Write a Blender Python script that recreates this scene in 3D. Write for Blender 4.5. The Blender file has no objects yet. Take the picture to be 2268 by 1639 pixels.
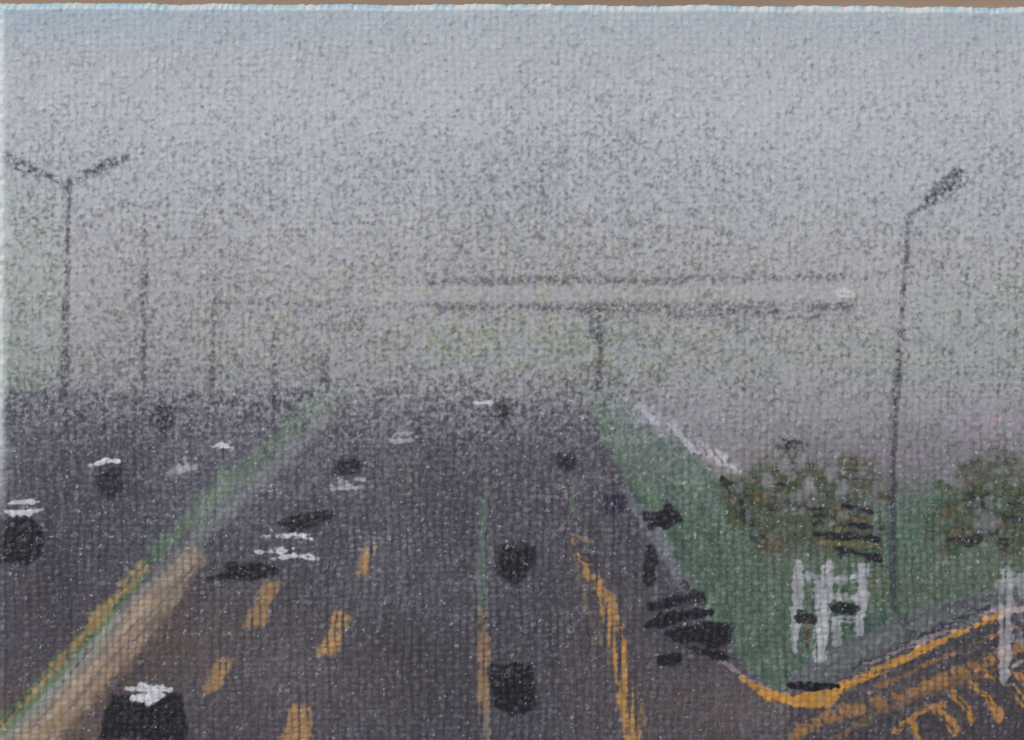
import bpy, math, numpy as np
rng=np.random.default_rng(7)
# ---------------------------------------------------------------- painting units
# the painting is a small (178 mm wide) canvas panel; 1 paint unit = 0.0785 mm
S=0.178/2268.0
X0,X1,Y0,Y1=-16.0,2330.0,0.0,1668.0
NX=1560; NY=int(NX*(Y1-Y0)/(X1-X0))
xs=np.linspace(X0,X1,NX); ys=np.linspace(Y0,Y1,NY)
X,Y=np.meshgrid(xs,ys)
dx=xs[1]-xs[0]
fx=np.fft.rfftfreq(NX)[None,:]; fy=np.fft.fftfreq(NY)[:,None]
def gn(sx,sy=None,seed=0,ang=None):
    sy=sx if sy is None else sy
    r=np.random.default_rng(seed).standard_normal((NY,NX))
    a,b=fx,fy
    if ang is not None:
        c,s=math.cos(ang),math.sin(ang); a,b=c*fx+s*fy,-s*fx+c*fy
    g=np.exp(-2*math.pi**2*((a*sx/dx)**2+(b*sy/dx)**2))
    o=np.fft.irfft2(np.fft.rfft2(r)*g,s=(NY,NX))
    return (o-o.mean())/o.std()
def ss(a,b,x):
    t=np.clip((x-a)/(b-a),0,1); return t*t*(3-2*t)
n_f=gn(1.4,seed=1); n_m=gn(2.5,seed=2); n_l=gn(9,seed=3); n_xl=gn(60,seed=4); n_xxl=gn(170,seed=5)
edge1=gn(4,seed=6); edge2=gn(14,seed=8)
st_h=gn(30,2.6,seed=9); st_v=gn(2.6,30,seed=10)
st_d=gn(34,2.8,seed=11,ang=-0.85); st_e=gn(34,2.8,seed=12,ang=0.9)
ST={'h':st_h,'v':st_v,'d':st_d,'e':st_e}
# ---------------------------------------------------------------- weave
wx=X+3.6*gn(60,seed=20)+1.5*edge2+.5*edge1; wy=Y+3.6*gn(60,seed=21)+1.5*gn(16,seed=22)+0.5*gn(5,seed=23)+0.012*X
P1,P2=17.0,13.6
ci=np.floor(wx/P1); ri=np.floor(wy/P2)
ux=wx/P1-ci; uy=wy/P2-ri
warp=np.sqrt(np.clip(np.sin(np.pi*ux),0,1))*(0.70+0.30*np.cos(np.pi*(wy/P2-0.5)+np.pi*ci))
weft=np.sqrt(np.clip(np.sin(np.pi*uy),0,1))*(0.42-0.38*np.cos(np.pi*(wx/P1-0.5)+np.pi*ri))
W=np.maximum(warp,weft)
W=W*(0.88+0.14*n_l+.05*n_m)
# ---------------------------------------------------------------- painting tools
U=np.zeros((NY,NX,3)); ID=np.zeros((NY,NX),int); KEEP=np.zeros((NY,NX)); IMP=np.zeros((NY,NX))
names={}
def bbox(pts,m):
    p=np.array(pts,float)
    i0=max(0,int((p[:,0].min()-m-X0)/dx)); i1=min(NX,int((p[:,0].max()+m-X0)/dx)+2)
    dy=ys[1]-ys[0]
    j0=max(0,int((p[:,1].min()-m-Y0)/dy)); j1=min(NY,int((p[:,1].max()+m-Y0)/dy)+2)
    return slice(j0,j1),slice(i0,i1)
def lay(sl,m,col,alpha=1.0,obj=None,keep=None,imp=0.0,thr=0.3):
    a=np.clip(m*alpha,0,1)
    U[sl]=U[sl]*(1-a[...,None])+np.array(col,float)*a[...,None]
    if keep is not None: KEEP[sl]=KEEP[sl]*(1-a)+keep*a
    if imp: IMP[sl]=np.maximum(IMP[sl],imp*a)
    if obj is not None:
        ID[sl]=np.where(a>thr*min(1,alpha),obj,ID[sl])
def inpoly(x,y,pts):
    r=np.zeros(x.shape,bool); n=len(pts)
    for k in range(n):
        (x1,y1),(x2,y2)=pts[k],pts[(k+1)%n]
        if y1==y2: continue
        c=((y1>y)!=(y2>y))&(x<(x2-x1)*(y-y1)/(y2-y1)+x1); r^=c
    return r
def segd(x,y,pts,ws=None,closed=False):
    best=np.full(x.shape,1e9); n=len(pts)
    for k in range(n if closed else n-1):
        (x1,y1),(x2,y2)=pts[k],pts[(k+1)%n]
        L=max((x2-x1)**2+(y2-y1)**2,1e-6)
        t=np.clip(((x-x1)*(x2-x1)+(y-y1)*(y2-y1))/L,0,1)
        d=np.hypot(x-x1-t*(x2-x1),y-y1-t*(y2-y1))
        if ws is not None: d=d-(ws[k]+(ws[k+1]-ws[k])*t)/2
        best=np.minimum(best,d)
    return best
def drym(m,dry,st,sl):
    return m*ss(dry-1.2,dry+0.2,ST[st][sl]*0.7+(W[sl]-0.6)*1.8+n_f[sl]*.15)
def poly(pts,col,alpha=1,soft=3,rough=3,dry=0,st='h',**k):
    sl=bbox(pts,soft+rough*4+4); x,y=X[sl],Y[sl]
    d=segd(x,y,pts,closed=True); d=np.where(inpoly(x,y,pts),-d,d)
    d=d+rough*(0.6*edge2[sl]+0.5*edge1[sl]+.25*n_m[sl])
    m=1-ss(-soft,soft,d)
    if dry: m=drym(m,dry,st,sl)
    lay(sl,m,col,alpha,**k)
def line(pts,w,col,alpha=1,soft=2,rough=2,dry=0,st='h',**k):
    ws=w if isinstance(w,(list,tuple)) else [w]*len(pts)
    sl=bbox(pts,max(ws)/2+soft+rough*4+4); x,y=X[sl],Y[sl]
    d=segd(x,y,pts,ws)+rough*(0.5*edge2[sl]+0.6*edge1[sl]+.35*n_m[sl])
    m=1-ss(-soft,soft,d)
    if dry: m=drym(m,dry,st,sl)
    lay(sl,m,col,alpha,**k)
def blob(cx,cy,rx,ry,col,alpha=1,soft=3,rough=3,**k):
    pts=[(cx+rx*math.cos(t),cy+ry*math.sin(t)) for t in np.linspace(0,2*math.pi,14,endpoint=False)]
    poly(pts,col,alpha,soft,rough,**k)
def reg(name):
    i=len(names)+10; names[i]=name; return i
SKY,ROAD,GRASS,FIELD=1,2,3,4
# ---------------------------------------------------------------- base regions
def gradY(stops):
    yy=[s[0] for s in stops]
    return np.stack([np.interp(Y,yy,[s[1][c] for s in stops]) for c in range(3)],-1)
U[:]=gradY([(0,(132,143,149)),(120,(128,133,139)),(450,(116,118,123)),(650,(108,110,112)),(800,(100,104,102)),(860,(92,94,96)),(1639,(80,80,84))])
ID[:]=SKY
blob(30,640,110,240,(88,114,86),0.8,soft=70,rough=10)
blob(40,480,60,60,(84,104,88),0.6,soft=40,rough=10)
blob(1150,760,330,60,(104,116,94),0.6,soft=60,rough=10)
blob(1650,780,300,70,(98,106,94),0.6,soft=70,rough=10)
blob(600,760,330,60,(98,100,100),0.5,soft=60,rough=10)
blob(2150,800,200,190,(92,106,95),0.6,soft=90,rough=10)
# field on the right
poly([(1340,870),(1700,850),(2360,840),(2360,1150),(1640,1110)],(104,106,104),0.9,soft=25,rough=6,obj=FIELD)
blob(2190,925,110,22,(152,110,140),0.55,soft=30,rough=12,dry=-.4,st='h')
blob(2220,990,80,20,(148,114,136),0.5,soft=30,rough=12,dry=-.4,st='h')
blob(2225,935,60,12,(184,126,136),0.45,soft=12,rough=8,dry=-.1,st='e')
blob(1520,915,140,30,(146,116,138),0.5,soft=30,rough=12,dry=-.6)
blob(1950,1010,140,25,(138,112,130),0.5,soft=30,rough=12,dry=-.6)
blob(1640,1000,90,40,(132,118,112),0.6,soft=25,rough=12)
# roads
RC=(74,71,78)
poly([(-40,862),(300,868),(640,862),(760,858),(700,900),(590,975),(460,1090),(330,1235),(150,1440),(-40,1640)],(72,71,82),1,soft=16,rough=5,obj=ROAD)
poly([(890,832),(1250,832),(1290,880),(1400,1080),(1510,1280),(1640,1470),(1740,1545),(1800,1560),(2360,1330),(2360,1720),(-40,1720),(-40,1640),(180,1450),(400,1230),(560,1090),(700,940),(780,870)],RC,1,soft=14,rough=5,obj=ROAD)
poly([(760,840),(900,822),(1250,824),(1300,900),(700,930)],(92,92,98),0.7,soft=30,rough=6)
rm=(ID==ROAD)
U[rm]+= (n_xl[rm]*2.6+n_xxl[rm]*1.8+st_v[rm]*3.4)[:,None]
U[rm]-= (ss(1150,1639,Y)[rm]*5)[:,None]
def amb(cx,cy,rx,ry): return np.exp(-(((X-cx)/rx)**2+((Y-cy)/ry)**2))
om=np.clip(amb(90,1600,220,120)+.6*amb(330,1400,200,110)+.5*amb(1560,1570,220,90)+0.8*amb(2000,1560,260,110)+.22*amb(650,1500,350,160)+.2*amb(1330,1420,110,170)+.3*amb(60,1300,60,90),0,1)
om*=rm
og=ss(0.25,0.95,(0.95-W)*1.9+n_m*0.22+n_l*.08)
oa=(om*og*0.42)[...,None]
U[:]=U*(1-oa)+np.array((168,120,74.))*oa
# ---------------------------------------------------------------- median verge
poly([(745,850),(790,850),(700,940),(590,1035),(470,1130),(340,1255),(180,1450),(-40,1680),(-40,1625),(150,1430),(330,1215),(460,1080),(590,960),(680,885)],(84,104,84),0.85,soft=12,rough=7,dry=-0.9,st='d',obj=GRASS)
kb=reg('painted_kerb')
poly([(700,935),(740,925),(560,1105),(420,1235),(270,1420),(90,1610),(20,1700),(-40,1700),(-40,1668),(180,1440),(350,1255),(480,1130),(600,1030)],(114,119,121),0.72,soft=14,rough=5,dry=-1.2,st='d',obj=kb)
poly([(425,1205),(450,1240),(310,1440),(160,1600),(80,1700),(-40,1700),(-40,1690),(130,1530),(260,1370),(340,1280)],(146,130,112),0.62,soft=18,rough=6,dry=-1.6,st='d',obj=kb)
poly([(425,1205),(450,1240),(310,1440),(160,1600),(80,1700),(-40,1700),(-40,1690),(130,1530),(260,1370),(340,1280)],(180,152,116),0.45,soft=14,rough=6,dry=0.1,st='d',obj=kb)
line([(255,1370),(120,1520),(0,1640)],30,(154,161,150),0.55,soft=12,dry=-1.0,st='d')
line([(330,1330),(180,1510),(40,1660)],12,(196,178,152),0.4,soft=8,dry=-0.1,st='d')
ylc=reg('painted_edge_line')
line([(318,1255),(240,1345),(160,1435),(60,1550),(0,1615)],[30,28,20,12,10],(168,132,76),0.72,soft=6,rough=5,dry=-0.4,st='d',obj=ylc,imp=.3)
line([(330,1265),(230,1382),(110,1518),(-10,1640)],10,(96,122,78),0.7,soft=4,dry=-0.6,st='d')
# ---------------------------------------------------------------- right verge
G=(76,97,80)
poly([(1290,868),(1370,880),(1440,950),(1560,1020),(1680,1110),(1900,1120),(2360,1050),(2360,1290),(2100,1345),(1900,1410),(1770,1480),(1740,1535),(1660,1490),(1560,1350),(1480,1220),(1400,1090),(1340,980)],G,1,soft=10,rough=6,obj=GRASS)
gm=(ID==GRASS)
U[gm]+=(n_xl[gm]*4+n_l[gm]*2.5+st_v[gm]*5+st_e[gm]*4.5)[:,None]*np.array([1,1,.9])
poly([(1300,870),(1400,910),(1500,1060),(1400,1070)],(94,105,98),.6,soft=30,rough=6)
poly([(1560,1150),(1690,1200),(1740,1480),(1640,1400)],(66,92,68),.6,soft=20,rough=5)
poly([(1940,1230),(2360,1180),(2360,1290),(1900,1350)],(86,92,70),.5,soft=25,rough=6,dry=-.2,st='h')
poly([(1660,1190),(1900,1180),(1960,1300),(1720,1320)],(84,90,68),.5,soft=25,rough=8,dry=-.3,st='h')
poly([(1960,1080),(2080,1080),(2080,1260),(1980,1300)],(76,102,82),.5,soft=20,rough=6)
sk=reg('painted_kerb')
line([(1375,1080),(1430,1150),(1520,1300)],[10,30,26],(110,113,121),.8,soft=6,rough=3,obj=sk)
line([(1520,1300),(1600,1420)],[16,6],(86,90,92),.6,soft=5)
wl=reg('painted_white_edging')
line([(1385,880),(1440,925),(1500,965),(1560,1005),(1640,1045)],[22,34,36,30,22],(190,196,205),.85,soft=9,rough=8,dry=-.3,st='e',obj=wl,keep=.5,imp=.4)
line([(1400,900),(1470,930)],12,(190,160,190),.5,soft=6,rough=5)
line([(1560,1010),(1640,1090),(1690,1170)],18,(140,124,112),.7,soft=6,rough=5,dry=-.2,st='e')
# trees and shrubs on the right: lobes of foliage dabs, thinning out into the mist
def tree(lobes,seed,n):
    t=reg('painted_tree'); r=np.random.default_rng(seed)
    for (cx,cy,rx,ry) in lobes: blob(cx,cy,rx*.9,ry*.9,(70,74,54),.72,soft=20,rough=16,obj=t,keep=.42)
    for k in range(n):
        cx,cy,rx,ry=lobes[r.integers(len(lobes))]
        a=r.uniform(0,6.28); q_=r.uniform(0,1.05)**.6
        px,py=cx+rx*q_*math.cos(a),cy+ry*q_*math.sin(a)
        c=[(70,72,48),(84,78,54),(54,68,46),(88,78,60),(40,41,38),(72,88,58),(60,80,56)][r.integers(7)]
        f=float(np.clip((py-920)/160,.5,1))
        blob(px,py,r.uniform(7,26),r.uniform(5,14),c,.8*f,soft=4,rough=7,obj=t,keep=.52*f,dry=-.6,st='h')
    return t
t1=tree([(1760,1050,95,65),(1690,1090,75,65),(1870,1085,90,80),(1790,1160,125,75),(1650,1110,50,60),(1890,1180,65,55)],1,190)
for a in [((1735,975),(1800,988),9),((1720,990),(1760,985),13),((1870,1060),(1940,1072),8),((1600,1065),(1650,1100),14),((1640,1110),(1650,1150),12),((1690,1060),(1740,1075),7),((1760,1120),(1830,1128),7),((1840,1035),(1900,1045),6),((1660,1140),(1672,1180),8)]:
    line([a[0],a[1]],a[2],(40,38,37),.82,rough=4,dry=-.5,obj=t1,keep=.5)
for a in [((1868,1118),(1932,1136),14),((1808,1184),(1942,1192),15),((1858,1216),(1945,1236),16),((1880,1162),(1930,1165),9)]:
    line([a[0],a[1]],[a[2]*.7,a[2]],(32,32,38),.95,rough=3.5,dry=-1.0,obj=t1,keep=.72,imp=.5)
line([(1810,1202),(1930,1206)],8,(124,102,60),.6,rough=3,dry=-.4)
line([(1870,1150),(1940,1150)],8,(116,102,68),.6,rough=3,dry=-.4)
t2=tree([(2205,1060,80,60),(2150,1125,70,75),(2250,1150,65,95),(2100,1180,60,45)],2,130)
line([(2190,1090),(2240,1110)],12,(38,40,38),.8,rough=4,dry=-.6,obj=t2,keep=.5); line([(2130,1030),(2260,1020)],14,(62,58,46),.65,rough=5,dry=-.3,obj=t2)
line([(2205,1140),(2260,1150)],9,(42,42,40),.75,rough=4,dry=-.6,obj=t2,keep=.5)
r=np.random.default_rng(5)
for k in range(34):
    px,py=r.uniform(1630,1960),r.uniform(975,1170)
    blob(px,py,r.uniform(5,12),r.uniform(6,14),(140,142,150),r.uniform(.25,.55),soft=5,rough=3,obj=t1,keep=.45,imp=.4)
for (px,py) in [(1775,1022),(1738,1030),(1790,1075),(1700,1065),(1868,1082),(1840,1050)]:
    blob(px,py,14,20,(148,150,158),.6,soft=6,rough=3,obj=t1,keep=.5,imp=.5)
for k in range(22):
    px,py=r.uniform(2090,2275),r.uniform(1000,1170)
    blob(px,py,r.uniform(6,12),r.uniform(7,16),(140,142,152),r.uniform(.25,.55),soft=5,rough=3,obj=t2,keep=.45,imp=.4)
blob(2188,1155,23,25,(126,126,138),.62,soft=6,rough=4,obj=t2,keep=.45)
# ---------------------------------------------------------------- right-hand kerb and side road
poly([(1745,1500),(1765,1478),(1880,1410),(2000,1368),(2100,1335),(2360,1265),(2360,1290),(2140,1365),(2000,1425),(1900,1480),(1840,1500),(1745,1528)],(90,95,94),1,soft=5,rough=5,obj=sk)
line([(1780,1490),(1900,1430),(2060,1370)],12,(112,116,116),.4,dry=0,st='e')
line([(1890,1480),(2010,1430),(2100,1385),(2190,1350)],[14,22,24,14],(52,54,60),.9,rough=4,dry=-.6,st='h',obj=sk,keep=.35)
line([(2000,1375),(2020,1410)],26,(62,66,68),.8,rough=4)
line([(2090,1345),(2200,1325)],12,(66,68,72),.7,rough=4,dry=-.3)
poly([(1760,1545),(1850,1508),(2000,1440),(2360,1310),(2360,1720),(1700,1720)],(68,63,66),.8,soft=6,rough=4)
line([(1790,1660),(1950,1600),(2080,1600)],40,(56,54,58),.6,soft=14,rough=6)
yc=reg('painted_yellow_kerb_line')
O=(190,136,60)
line([(1590,1458),(1650,1500),(1720,1540)],9,(170,142,154),.75,rough=3,dry=-.6,obj=yc,keep=.5)
line([(1640,1500),(1700,1538),(1760,1552),(1815,1548),(1900,1508),(2050,1436),(2180,1375),(2360,1310)],[5,18,28,34,28,18,14,14],O,.95,soft=3.5,rough=3.5,dry=-.85,st='h',obj=yc,keep=.65,imp=.8)
line([(1900,1480),(2060,1412),(2200,1352),(2360,1300)],[10,14,12,12],(176,152,154),.65,rough=3,dry=-.25,obj=yc,keep=.5)
line([(1870,1532),(2060,1450),(2200,1388),(2360,1328)],10,(60,54,54),.8,rough=3,dry=-.4)
line([(1920,1536),(2060,1468),(2200,1408),(2360,1345)],9,(152,106,54),.7,rough=3,dry=-.3,st='h')
c1=reg('painted_black_kerb_stroke')  # short stroke of black paint under the kerb
line([(1750,1518),(1800,1520),(1855,1520)],[12,18,12],(22,22,28),1,rough=3,dry=-1.6,obj=c1,keep=.9,imp=.6)
hz=reg('painted_hatched_marking')
line([(1735,1700),(1770,1620),(1850,1585),(2000,1540),(2130,1490),(2360,1390)],[20,20,26,24,28,24],(160,114,62),.78,soft=5,rough=4,dry=-.4,st='e',obj=hz,keep=.4,imp=.5)
line([(1840,1640),(1960,1570),(2100,1520),(2360,1430)],12,(122,92,60),.6,rough=4,dry=0,st='h',obj=hz)
for a,b,w in [((2055,1560),(2115,1618),20),((2105,1532),(2152,1592),18),((2148,1512),(2215,1590),20),((2190,1492),(2268,1560),16),((2010,1590),(2030,1640),15),((2225,1480),(2300,1530),15)]:
    mx,my=(a[0]+b[0])/2+6,(a[1]+b[1])/2-4
    line([a,(mx,my),b],[w*.6,w*.95,w*1.1],(182,130,66),.88,soft=3.5,rough=3,dry=-.4,st='e',obj=hz,keep=.5,imp=.7)
line([(1985,1620),(2030,1580),(2090,1560)],13,(172,124,66),.8,rough=3,dry=-.4,obj=hz,keep=.5)
# ---------------------------------------------------------------- lane markings
DO=(178,136,80)
def dash(a,b,w,al=.85,dry=-.4,st='v',col=DO):
    i=reg('painted_lane_marking')
    (x1,y1),(x2,y2)=a,b
    poly([(x1-w[0]/2,y1),(x1+w[0]/2,y1),(x2+w[1]/2,y2),(x2-w[1]/2,y2)],col,al,soft=5,rough=3.5,dry=dry,st=st,obj=i,keep=.4,imp=.5)
dash((818,1212),(800,1272),(26,28)); dash((832,1190),(820,1225),(22,20),.4,col=(150,160,150))
dash((606,1285),(562,1390),(46,46),.66,dry=-.4); dash((762,1355),(724,1450),(44,42),.82)
dash((505,1455),(462,1535),(40,42),.7,dry=-.3); dash((672,1560),(640,1680),(46,68),.8)
dash((925,1010),(893,1090),(14,14),.5,col=(96,100,76)); dash((860,1180),(838,1225),(12,14),.3,col=(140,140,140))
cl=reg('painted_lane_marking')
line([(1072,1060),(1070,1200),(1070,1360)],[14,24,24],(98,117,104),.65,soft=5,rough=3,dry=-.5,st='v',obj=cl,keep=.25)
line([(1068,1355),(1072,1460),(1072,1600)],[16,28,24],(156,124,84),.75,soft=5,rough=3,dry=-.4,st='v',obj=cl,keep=.35,imp=.4)
line([(1074,1580),(1076,1700)],20,(124,126,106),.7,soft=4,rough=3,dry=-.3,st='v',obj=cl)
rl=reg('painted_lane_marking')
line([(1258,1185),(1300,1250),(1345,1330),(1372,1440),(1390,1560),(1410,1700)],[6,22,36,38,36,36],(184,136,72),.85,soft=4,rough=3.5,dry=-.5,st='v',obj=rl,keep=.45,imp=.6)
line([(1270,1230),(1310,1370),(1350,1470),(1400,1560),(1440,1620)],[8,9,12,10,6],(126,104,72),.55,soft=4,rough=3,dry=-.1,st='v',obj=rl)
line([(1365,1350),(1395,1480),(1430,1600)],[8,12,8],(164,120,66),.7,rough=3,dry=-.3,st='v',obj=rl)
line([(1260,1080),(1290,1190)],[14,22],(84,100,82),.6,rough=4,dry=-.1,st='v'); line([(1262,1180),(1310,1200)],8,(156,130,88),.6,rough=3,dry=-.2)
# ---------------------------------------------------------------- footbridge in the fog
br=reg('painted_footbridge')
poly([(860,634),(1870,628),(1870,668),(860,672)],(148,146,146),.75,soft=8,rough=4,obj=br)
line([(900,626),(1200,620),(1500,620),(1870,612)],[12,17,17,15],(78,78,88),.66,soft=8,rough=3,obj=br,keep=.46,thr=.3)
line([(860,676),(1200,680),(1500,684),(1880,678)],[11,17,25,27],(76,76,86),.66,soft=9,rough=3,obj=br,keep=.46)
line([(1480,698),(1870,702)],[16,18],(82,82,92),.6,soft=10,obj=br,keep=.38)
line([(480,668),(860,682)],14,(84,84,92),.55,soft=9,obj=br,keep=.32)
line([(1312,690),(1318,740)],[38,28],(76,76,86),.6,soft=10,obj=br,keep=.42)
line([(800,690),(790,740)],20,(84,84,92),.5,soft=9,obj=br,keep=.30)
sg=reg('painted_white_sign')
blob(1865,648,24,14,(212,212,216),.9,soft=6,rough=5,dry=-.9,obj=sg,keep=.7)
# ---------------------------------------------------------------- street lamps
def lamp(parts,al=.9,keep=.55,col=(58,56,64)):
    i=reg('painted_street_lamp')
    for pts,w in parts: line(pts,w,col,al,soft=5,rough=2.5,obj=i,keep=keep)
    return i
lamp([([(152,402),(150,500),(146,700),(143,870)],[14,15,18,20]),([(152,418),(132,404),(105,388)],11),([(154,414),(175,398),(195,385)],10),([(108,390),(60,372),(8,348)],[18,34,30]),([(190,386),(235,368),(280,348)],[18,32,20])],.78,.52)
line([(143,870),(150,1100),(150,1460)],[10,9,8],(56,56,64),.65,soft=4)
lamp([([(321,462),(320,650),(317,850)],[11,13,15]),([(320,460),(270,446)],9),([(320,460),(350,452),(372,436)],9)],.66,.44)
lamp([([(476,620),(470,850)],[11,14])],.62,.38)
lamp([([(608,720),(607,960)],[11,12])],.68,.46)
lamp([([(724,770),(718,855)],[10,19])],.62,.42)
lamp([([(1330,730),(1326,860)],[12,18])],.75,.48)
lamp([([(2012,478),(2006,600),(1992,780),(1982,900),(1977,1050),(1980,1345)],[14,14,15,15,13,12]),([(2006,484),(2035,464),(2060,445)],[14,15,20]),([(2052,448),(2085,425),(2122,392)],[26,48,42])],.82,.55)
# ---------------------------------------------------------------- white gate and posts
fn=reg('painted_white_fence'); FW=(174,175,182)
K=dict(soft=2.8,rough=3.5,dry=-.75,obj=fn,keep=.75,imp=.8)
line([(1768,1250),(1764,1340),(1762,1440)],[22,19,16],FW,.8,st='v',**K)
line([(1836,1258),(1826,1350),(1814,1455)],[28,32,26],FW,.9,st='v',**K)
line([(1812,1290),(1810,1360)],13,FW,.65,st='v',**K)
line([(1862,1280),(1858,1350)],13,FW,.55,st='v',**K); line([(1850,1375),(1852,1425)],18,FW,.65,st='v',**K)
line([(1912,1260),(1908,1330),(1904,1400)],[26,26,20],FW,.8,st='v',**K)
line([(1885,1268),(1885,1330)],10,FW,.5,st='v',**K)
line([(1770,1278),(1850,1285),(1918,1268)],14,FW,.75,st='h',**K)
line([(1820,1316),(1905,1322)],14,FW,.65,st='h',**K)
line([(1764,1365),(1830,1372),(1905,1372)],12,FW,.7,st='h',**K)
line([(1774,1366),(1802,1372)],22,(30,33,30),.92,rough=3,dry=-1.2,keep=.65); line([(1846,1344),(1890,1350)],22,(30,33,30),.92,rough=3,dry=-1.2,keep=.65)
line([(1785,1400),(1785,1430)],20,(74,64,42),.7,rough=4,dry=-.3)
fp=reg('painted_white_fence'); K['obj']=fp
line([(2232,1272),(2228,1400),(2224,1505)],[34,30,26],(168,167,175),.75,st='v',**K)
line([(2215,1295),(2360,1265)],26,(168,170,177),.55,st='h',**K); line([(2225,1352),(2360,1344)],16,(180,168,178),.7,st='h',**K)
line([(2260,1300),(2258,1420)],14,(168,166,172),.45,st='v',**K); line([(2220,1490),(2262,1465)],11,(170,169,176),.6,st='h',**K)
# ---------------------------------------------------------------- vehicles
BK=(27,26,31); WH=(212,214,220)
def car(dark=[],white=[],keep=.8,al=.96,wal=.92,col=BK,wkeep=None):
    i=reg('painted_car')
    for q_ in dark:
        if isinstance(q_,dict): line(q_['l'],q_['w'],col,al,soft=3.5,rough=4,dry=-1.3,obj=i,keep=keep,imp=.5)
        else: poly(q_,col,al,soft=5 if keep>.6 else 10,rough=4,dry=-1.7,obj=i,keep=keep,imp=.5)
    for q_ in white:
        line(q_['l'],q_['w'],WH,wal,soft=3,rough=3,dry=-.85,st='h',obj=i,keep=keep if wkeep is None else wkeep,imp=1.0)
def L(l,w): return {'l':l,'w':w}
car([[(-20,1148),(60,1140),(95,1165),(92,1225),(60,1252),(-20,1250)]],[L([(20,1116),(60,1110),(86,1112)],9),L([(14,1132),(60,1134),(92,1128)],[12,18,8])],.66,wkeep=.78)
car([[(222,1036),(270,1036),(276,1085),(245,1106),(216,1085)]],[L([(200,1030),(235,1022),(262,1022)],[5,13,8])],.42,.8,wkeep=.85)
car([[(338,898),(378,895),(386,940),(360,972),(330,940)]],[],.38,.74)
car([[(150,915),(200,908),(196,932),(160,936)]],[],.3,.58)
car([[(500,888),(540,884),(536,905),(508,908)]],[],.25,.5)
car([],[L([(474,990),(494,984),(514,992)],[6,14,7])],.7)
car([],[L([(376,1050),(405,1036),(430,1034)],[8,18,8]),L([(392,1020),(402,1040),(405,1066)],[6,18,6]),L([(410,1020),(420,1050)],9)],.38,wal=.45)
car([[(742,1014),(795,1008),(808,1032),(780,1056),(735,1044)]],[L([(755,1066),(805,1062)],7),L([(735,1082),(775,1080),(800,1076)],[6,14,9])],.5,.88,wal=.65,wkeep=.6)
car([],[L([(876,964),(914,960)],11),L([(850,980),(885,976),(912,974)],[5,14,7])],.45,wal=.6)
car([L([(618,1158),(670,1148),(730,1140)],[16,30,16]),L([(640,1172),(700,1164)],14)],[L([(584,1186),(640,1190),(690,1194)],[5,13,12]),L([(620,1184),(686,1186)],6)],.56,.85,wkeep=.86)
car([L([(462,1282),(530,1268),(606,1264)],[10,30,24]),L([(510,1256),(575,1252)],16)],[L([(566,1222),(620,1224),(650,1214)],[6,12,7]),L([(590,1238),(650,1232),(700,1236)],[5,14,5])],.78,.95,wkeep=.88)
car([],[L([(838,846),(886,840)],10)],.4,wal=.55)
car([],[L([(895,876),(955,878)],12)],.4,wal=.5)
car([[(1098,890),(1132,884),(1138,915),(1112,936),(1092,915)]],[L([(1050,892),(1084,892)],[6,10])],.4,.72,wkeep=.6)
car([[(1100,1212),(1140,1204),(1184,1214),(1178,1258),(1140,1300),(1102,1268)]],[],.60)
car([[(1088,1472),(1186,1470),(1184,1572),(1150,1580),(1090,1568)]],[],.82)
car([[(250,1538),(405,1532),(416,1630),(408,1640),(218,1636)]],[L([(282,1526),(335,1524),(375,1528)],[12,20,14]),L([(296,1544),(335,1546),(365,1538)],[12,26,12])],.84)
car([[(1235,1006),(1266,1000),(1276,1030),(1252,1046),(1230,1030)]],[],.40,.76)
car([[(1334,1094),(1386,1092),(1388,1130),(1358,1148),(1336,1128)]],[],.48,.84,col=(42,42,55))
car([[(1424,1138),(1462,1134),(1476,1108),(1515,1154),(1480,1166),(1436,1174)]],[],.64,.94)
car([L([(1436,1212),(1442,1245),(1434,1288)],[18,28,18])],[],.58,.88)
car([L([(1442,1344),(1490,1330),(1552,1320)],[14,22,18]),L([(1432,1386),(1490,1368),(1572,1356)],[14,26,16])],[],.84)
car([[(1476,1402),(1520,1382),(1624,1378),(1622,1420),(1590,1440),(1505,1424)],L([(1520,1432),(1590,1450),(1625,1458)],[14,22,8]),L([(1468,1462),(1498,1458)],[24,30])],[],.86)
line([(1275,1212),(1325,1262)],18,(52,52,66),.75,rough=4,dry=-.7,keep=.45)
line([(1290,1220),(1335,1225)],8,(120,126,140),.4,dry=-.2)
line([(1515,1290),(1560,1340)],12,(46,44,38),.8,rough=4,dry=-.6)
# ---------------------------------------------------------------- fog: sprayed droplets
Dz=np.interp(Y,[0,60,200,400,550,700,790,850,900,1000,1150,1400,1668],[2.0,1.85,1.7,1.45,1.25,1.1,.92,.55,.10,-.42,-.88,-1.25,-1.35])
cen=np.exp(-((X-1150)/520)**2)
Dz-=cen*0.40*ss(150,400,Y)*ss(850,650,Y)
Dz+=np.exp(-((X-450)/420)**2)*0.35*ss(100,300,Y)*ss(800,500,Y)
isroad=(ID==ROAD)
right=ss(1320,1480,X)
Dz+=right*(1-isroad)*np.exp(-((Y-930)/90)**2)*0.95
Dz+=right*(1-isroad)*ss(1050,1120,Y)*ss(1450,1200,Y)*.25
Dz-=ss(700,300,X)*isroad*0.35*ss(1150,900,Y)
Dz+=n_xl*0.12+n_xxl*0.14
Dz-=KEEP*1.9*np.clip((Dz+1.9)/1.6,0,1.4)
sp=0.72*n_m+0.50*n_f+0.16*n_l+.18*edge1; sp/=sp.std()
C=ss(-2.4,2.4,Dz-sp*.90-(0.72-W)*0.6)
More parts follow.
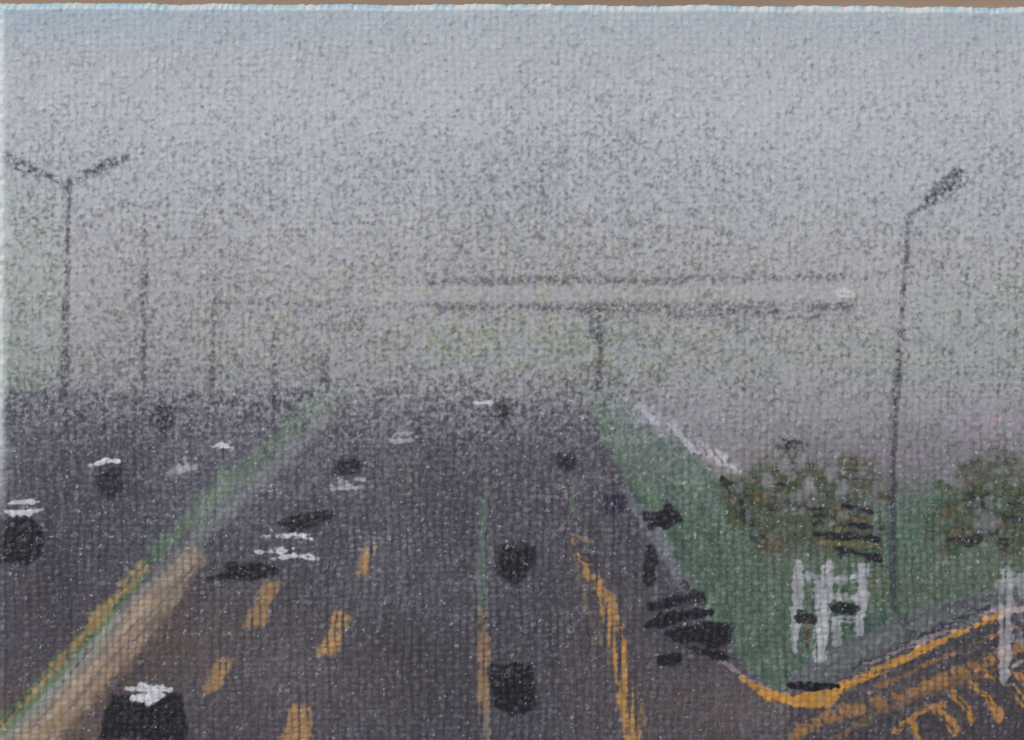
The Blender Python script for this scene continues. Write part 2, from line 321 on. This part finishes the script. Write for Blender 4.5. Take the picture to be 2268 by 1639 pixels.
F=gradY([(0,(170,181,187)),(60,(177,184,189)),(250,(185,190,194)),(450,(180,183,187)),(650,(172,174,177)),(850,(160,162,165)),(1000,(150,151,158)),(1639,(142,142,152))])
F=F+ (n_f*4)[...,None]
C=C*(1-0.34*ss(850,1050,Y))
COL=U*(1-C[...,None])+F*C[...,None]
bl=gn(4.5,seed=31)
db=ss(1.5,2.9,bl+0.5*cen*ss(300,520,Y)*ss(860,700,Y)-0.25)*ss(60,450,Y)*0.38
COL=COL*(1-db[...,None])+np.array((86,89,98.))*db[...,None]
tt=(ss(400,620,Y)*ss(900,780,Y)*(.5+.5*cen)*np.clip(n_l*.5+.5,0,1)*.5)[...,None]
COL=COL*(1-tt)+COL*np.array((1.0,1.0,.88))*tt
tv=(ss(.6,2,gn(5,seed=35))*.3*ss(900,300,Y))[...,None]
COL=COL*(1-tv)+COL*np.array((.93,.93,1.0))*tv
wn=gn(1.7,seed=33)
wd=ss(1.9,3.0,wn+ss(700,950,Y)*0.30*ss(1639,1200,Y))*0.60*ss(100,700,Y)
COL=COL*(1-wd[...,None])+np.array((196,198,204.))*wd[...,None]
r=np.random.default_rng(12)
for k in range(460):
    cx,cy=r.uniform(0,2268),r.uniform(1050,1660)
    if k<60: cx,cy=r.uniform(0,95),r.uniform(1130,1260)
    if k<20: cx,cy=r.uniform(1090,1185),r.uniform(1470,1580)
    rr=r.uniform(2.5,6.0); sl=bbox([(cx,cy)],rr+5); d=np.hypot(X[sl]-cx,Y[sl]-cy)
    m=(np.exp(-((d-rr)/1.6)**2) if r.random()<.45 else ss(rr,rr*.3,d))*r.uniform(.1,.42)
    COL[sl]=COL[sl]*(1-m[...,None])+np.array((160,162,174.))*m[...,None]
for q_,c,th in [(41,(60,120,170),3.5),(42,(90,130,70),2.9),(43,(150,110,170),3.3)]:
    m=ss(th,th+.5,gn(3,seed=q_))*.5
    COL=COL*(1-m[...,None])+np.array(c,float)*m[...,None]
COL*= (1+ (W-0.72)*(0.05+0.24*ss(800,1300,Y)) )[...,None]
# raw edges of the canvas
top=9+ (X/2268)*9 + 1.5*np.interp(X[0],np.linspace(X0,X1,40),rng.standard_normal(40))[None,:]+1.0*np.interp(X[0],np.linspace(X0,X1,400),rng.standard_normal(400))[None,:]
left=-3+1.6*np.interp(ys,np.linspace(Y0,Y1,160),rng.standard_normal(160))[:,None]+0*X
rgt=2280+Y*0.03+1.6*np.interp(ys,np.linspace(Y0,Y1,160),rng.standard_normal(160))[:,None]
et=Y-top; el=X-left; er=rgt-X
m=(ss(26,3,et+3*edge2)*.6)[...,None]; COL=COL*(1-m)+np.array((178,190,196.))*m
m=(ss(9,0,et+2*edge1)*.5*ss(-.2,1.2,edge2+.3))[...,None]; COL=COL*(1-m)+np.array((100,160,188.))*m
m=(ss(30,3,el+3*edge2)*.7*ss(1300,900,Y))[...,None]; COL=COL*(1-m)+np.array((190,201,203.))*m
m=(ss(26,6,er+2*edge2)*.7*ss(300,100,Y))[...,None]; COL=COL*(1-m)+np.array((190,202,206.))*m
m=(np.clip(amb(60,20,500,60)*.2,0,1))[...,None]; COL=COL*(1-m)+np.array((120,165,190.))*m
COL=np.clip(COL,6,250)/255.0
LIN=np.where(COL<=.04045,COL/12.92,((COL+.055)/1.055)**2.4)
# ---------------------------------------------------------------- relief (metres)
Hh=W*0.00011*(0.85+.15*n_l)*(0.60+.58*ss(600,1300,Y))+ n_f*0.000003+n_m*0.000004+IMP*0.00005+n_xl*0.00002
ed=np.minimum(np.minimum(et,el),er)*S
Hh=Hh-0.0006*np.clip(1-ed/0.0010,0,3)**2
valid=(ed>-0.0003)
TABLE_Z=0.74; TH=0.0032
PX=(X-1134)*S; PY=(819.5-Y)*S; PZ=Hh+TH
vid=np.arange(NX*NY).reshape(NY,NX)
q=np.stack([vid[1:,:-1],vid[1:,1:],vid[:-1,1:],vid[:-1,:-1]],-1)
fv=(valid[:-1,:-1]&valid[1:,1:])
fid=ID[:-1,:-1]
P=np.stack([PX,PY,PZ],-1).reshape(-1,3); LC=np.concatenate([LIN.reshape(-1,3),np.ones((NX*NY,1))],1)
# ---------------------------------------------------------------- materials
def mat(name): 
    m=bpy.data.materials.new(name); m.use_nodes=True; return m,m.node_tree.nodes,m.node_tree.links,m.node_tree.nodes['Principled BSDF']
pm,N,Lk,B=mat('acrylic_paint')
at=N.new('ShaderNodeAttribute'); at.attribute_name='paint'
Lk.new(at.outputs['Color'],B.inputs['Base Color'])
tc=N.new('ShaderNodeTexCoord')
n1=N.new('ShaderNodeTexNoise'); n1.inputs['Scale'].default_value=2600; n1.inputs['Detail'].default_value=2
Lk.new(tc.outputs['Object'],n1.inputs['Vector'])
bp=N.new('ShaderNodeBump'); bp.inputs['Strength'].default_value=.35; bp.inputs['Distance'].default_value=.00006
Lk.new(n1.outputs['Fac'],bp.inputs['Height']); Lk.new(bp.outputs['Normal'],B.inputs['Normal'])
mr=N.new('ShaderNodeMapRange'); mr.inputs['To Min'].default_value=.38; mr.inputs['To Max'].default_value=.6
Lk.new(n1.outputs['Fac'],mr.inputs['Value']); Lk.new(mr.outputs['Result'],B.inputs['Roughness'])
B.inputs['Specular IOR Level'].default_value=.4
def film(name,sel):
    f=q[sel&fv].reshape(-1,4)
    if len(f)==0: return
    u,inv=np.unique(f,return_inverse=True); inv=inv.reshape(-1).astype(np.int32)
    me=bpy.data.meshes.new(name); me.vertices.add(len(u)); me.vertices.foreach_set('co',P[u].astype(np.float32).ravel())
    me.loops.add(len(inv)); me.loops.foreach_set('vertex_index',inv)
    me.polygons.add(len(f)); me.polygons.foreach_set('loop_start',np.arange(0,len(inv),4,dtype=np.int32))
    try: me.polygons.foreach_set('loop_total',np.full(len(f),4,dtype=np.int32))
    except Exception: pass
    me.update(calc_edges=True)
    ca=me.color_attributes.new('paint','FLOAT_COLOR','POINT'); ca.data.foreach_set('color',LC[u].astype(np.float32).ravel())
    me.polygons.foreach_set('use_smooth',np.ones(len(f),bool)); me.materials.append(pm); me.update()
    o=bpy.data.objects.new(name,me); o.location=(0,0,TABLE_Z); bpy.context.scene.collection.objects.link(o); return o
film('painted_foggy_sky',fid==SKY); film('painted_road',fid==ROAD); film('painted_grass_verge',fid==GRASS); film('painted_field',fid==FIELD)
for i,n in names.items(): film(n,fid==i)
# ---------------------------------------------------------------- canvas panel (board with rounded, wrapped edges)
def box(name,cx,cy,cz,sx,sy,sz,m,bev=0,parent=None):
    bpy.ops.mesh.primitive_cube_add(size=1,location=(cx,cy,cz)); o=bpy.context.object; o.name=name; o.scale=(sx,sy,sz)
    bpy.ops.object.transform_apply(location=False,rotation=False,scale=True); o.data.materials.append(m)
    if bev:
        b=o.modifiers.new('b','BEVEL'); b.width=bev; b.segments=4
    if parent: o.parent=parent
    return o
cm,N,Lk,B=mat('primed_canvas'); B.inputs['Roughness'].default_value=.8
wv=N.new('ShaderNodeTexNoise'); wv.inputs['Scale'].default_value=900; tc=N.new('ShaderNodeTexCoord'); Lk.new(tc.outputs['Object'],wv.inputs['Vector'])
cr=N.new('ShaderNodeValToRGB'); cr.color_ramp.elements[0].color=(.45,.5,.52,1); cr.color_ramp.elements[1].color=(.7,.74,.76,1)
Lk.new(wv.outputs['Fac'],cr.inputs['Fac']); Lk.new(cr.outputs['Color'],B.inputs['Base Color'])
xl,xr=(2-1134)*S,(2278-1134)*S; yt,yb=(819.5-22)*S,(819.5-1666)*S
box('canvas_panel',(xl+xr)/2,(yt+yb)/2,TABLE_Z+.00128,xr-xl,yt-yb,.00256,cm,.0008)
# ---------------------------------------------------------------- table
tm,N,Lk,B=mat('table_paint'); B.inputs['Roughness'].default_value=.55
tn=N.new('ShaderNodeTexNoise'); tn.inputs['Scale'].default_value=60; tn.inputs['Detail'].default_value=6; tc=N.new('ShaderNodeTexCoord')
mp=N.new('ShaderNodeMapping'); mp.inputs['Scale'].default_value=(.25,2,1); Lk.new(tc.outputs['Object'],mp.inputs['Vector']); Lk.new(mp.outputs['Vector'],tn.inputs['Vector'])
cr=N.new('ShaderNodeValToRGB'); cr.color_ramp.elements[0].color=(.25,.175,.12,1); cr.color_ramp.elements[1].color=(.34,.245,.175,1)
cr.color_ramp.elements[0].position=.3; cr.color_ramp.elements[1].position=.7
Lk.new(tn.outputs['Fac'],cr.inputs['Fac']); Lk.new(cr.outputs['Color'],B.inputs['Base Color'])
tb=bpy.data.objects.new('table',None); bpy.context.scene.collection.objects.link(tb)
box('top',0,0,TABLE_Z-.015,1.3,.8,.03,tm,.004,tb)
for k,(a,b) in enumerate([(-1,-1),(1,-1),(1,1),(-1,1)]): box('leg_%d'%(k+1),a*.58,b*.33,.355,.05,.05,.71,tm,.004,tb)
box('apron_front',0,-.34,.675,1.1,.02,.07,tm,.002,tb); box('apron_back',0,.34,.675,1.1,.02,.07,tm,.002,tb)
gm_,N,Lk,B=mat('paving'); B.inputs['Roughness'].default_value=.9
gn_=N.new('ShaderNodeTexNoise'); gn_.inputs['Scale'].default_value=4; gn_.inputs['Detail'].default_value=8
cr=N.new('ShaderNodeValToRGB'); cr.color_ramp.elements[0].color=(.18,.17,.16,1); cr.color_ramp.elements[1].color=(.3,.29,.27,1)
Lk.new(gn_.outputs['Fac'],cr.inputs['Fac']); Lk.new(cr.outputs['Color'],B.inputs['Base Color'])
bpy.ops.mesh.primitive_plane_add(size=600); g=bpy.context.object; g.name='ground'; g.data.materials.append(gm_)
# ---------------------------------------------------------------- light
import mathutils
sc=bpy.context.scene
w=bpy.data.worlds.new('World'); sc.world=w; w.use_nodes=True
nt=w.node_tree; bg=nt.nodes['Background']; sky=nt.nodes.new('ShaderNodeTexSky'); sky.sky_type='NISHITA'; sky.sun_disc=False
el_,az=math.radians(38),math.radians(-40)
sky.sun_elevation=el_; sky.sun_rotation=az; nt.links.new(sky.outputs[0],bg.inputs['Color']); bg.inputs['Strength'].default_value=.10
sd=bpy.data.lights.new('sun','SUN'); sd.energy=3.7; sd.angle=math.radians(14); sd.color=(1,.9,.79)
so=bpy.data.objects.new('sun',sd); sc.collection.objects.link(so); so.location=(0,0,3)
dvec=mathutils.Vector((math.sin(az)*math.cos(el_),math.cos(az)*math.cos(el_),math.sin(el_)))
so.rotation_euler=dvec.to_track_quat('Z','Y').to_euler()
# ---------------------------------------------------------------- camera
cd=bpy.data.cameras.new('camera'); co=bpy.data.objects.new('camera',cd); sc.collection.objects.link(co); sc.camera=co
D=.42; co.location=(0,0,TABLE_Z+TH+D); cd.sensor_width=36; cd.lens=36*D/0.178; cd.clip_start=.01; cd.clip_end=1000
cd.dof.use_dof=True; cd.dof.focus_distance=D; cd.dof.aperture_fstop=4
sc.view_settings.view_transform='Standard'; sc.view_settings.look='None'; sc.view_settings.exposure=0
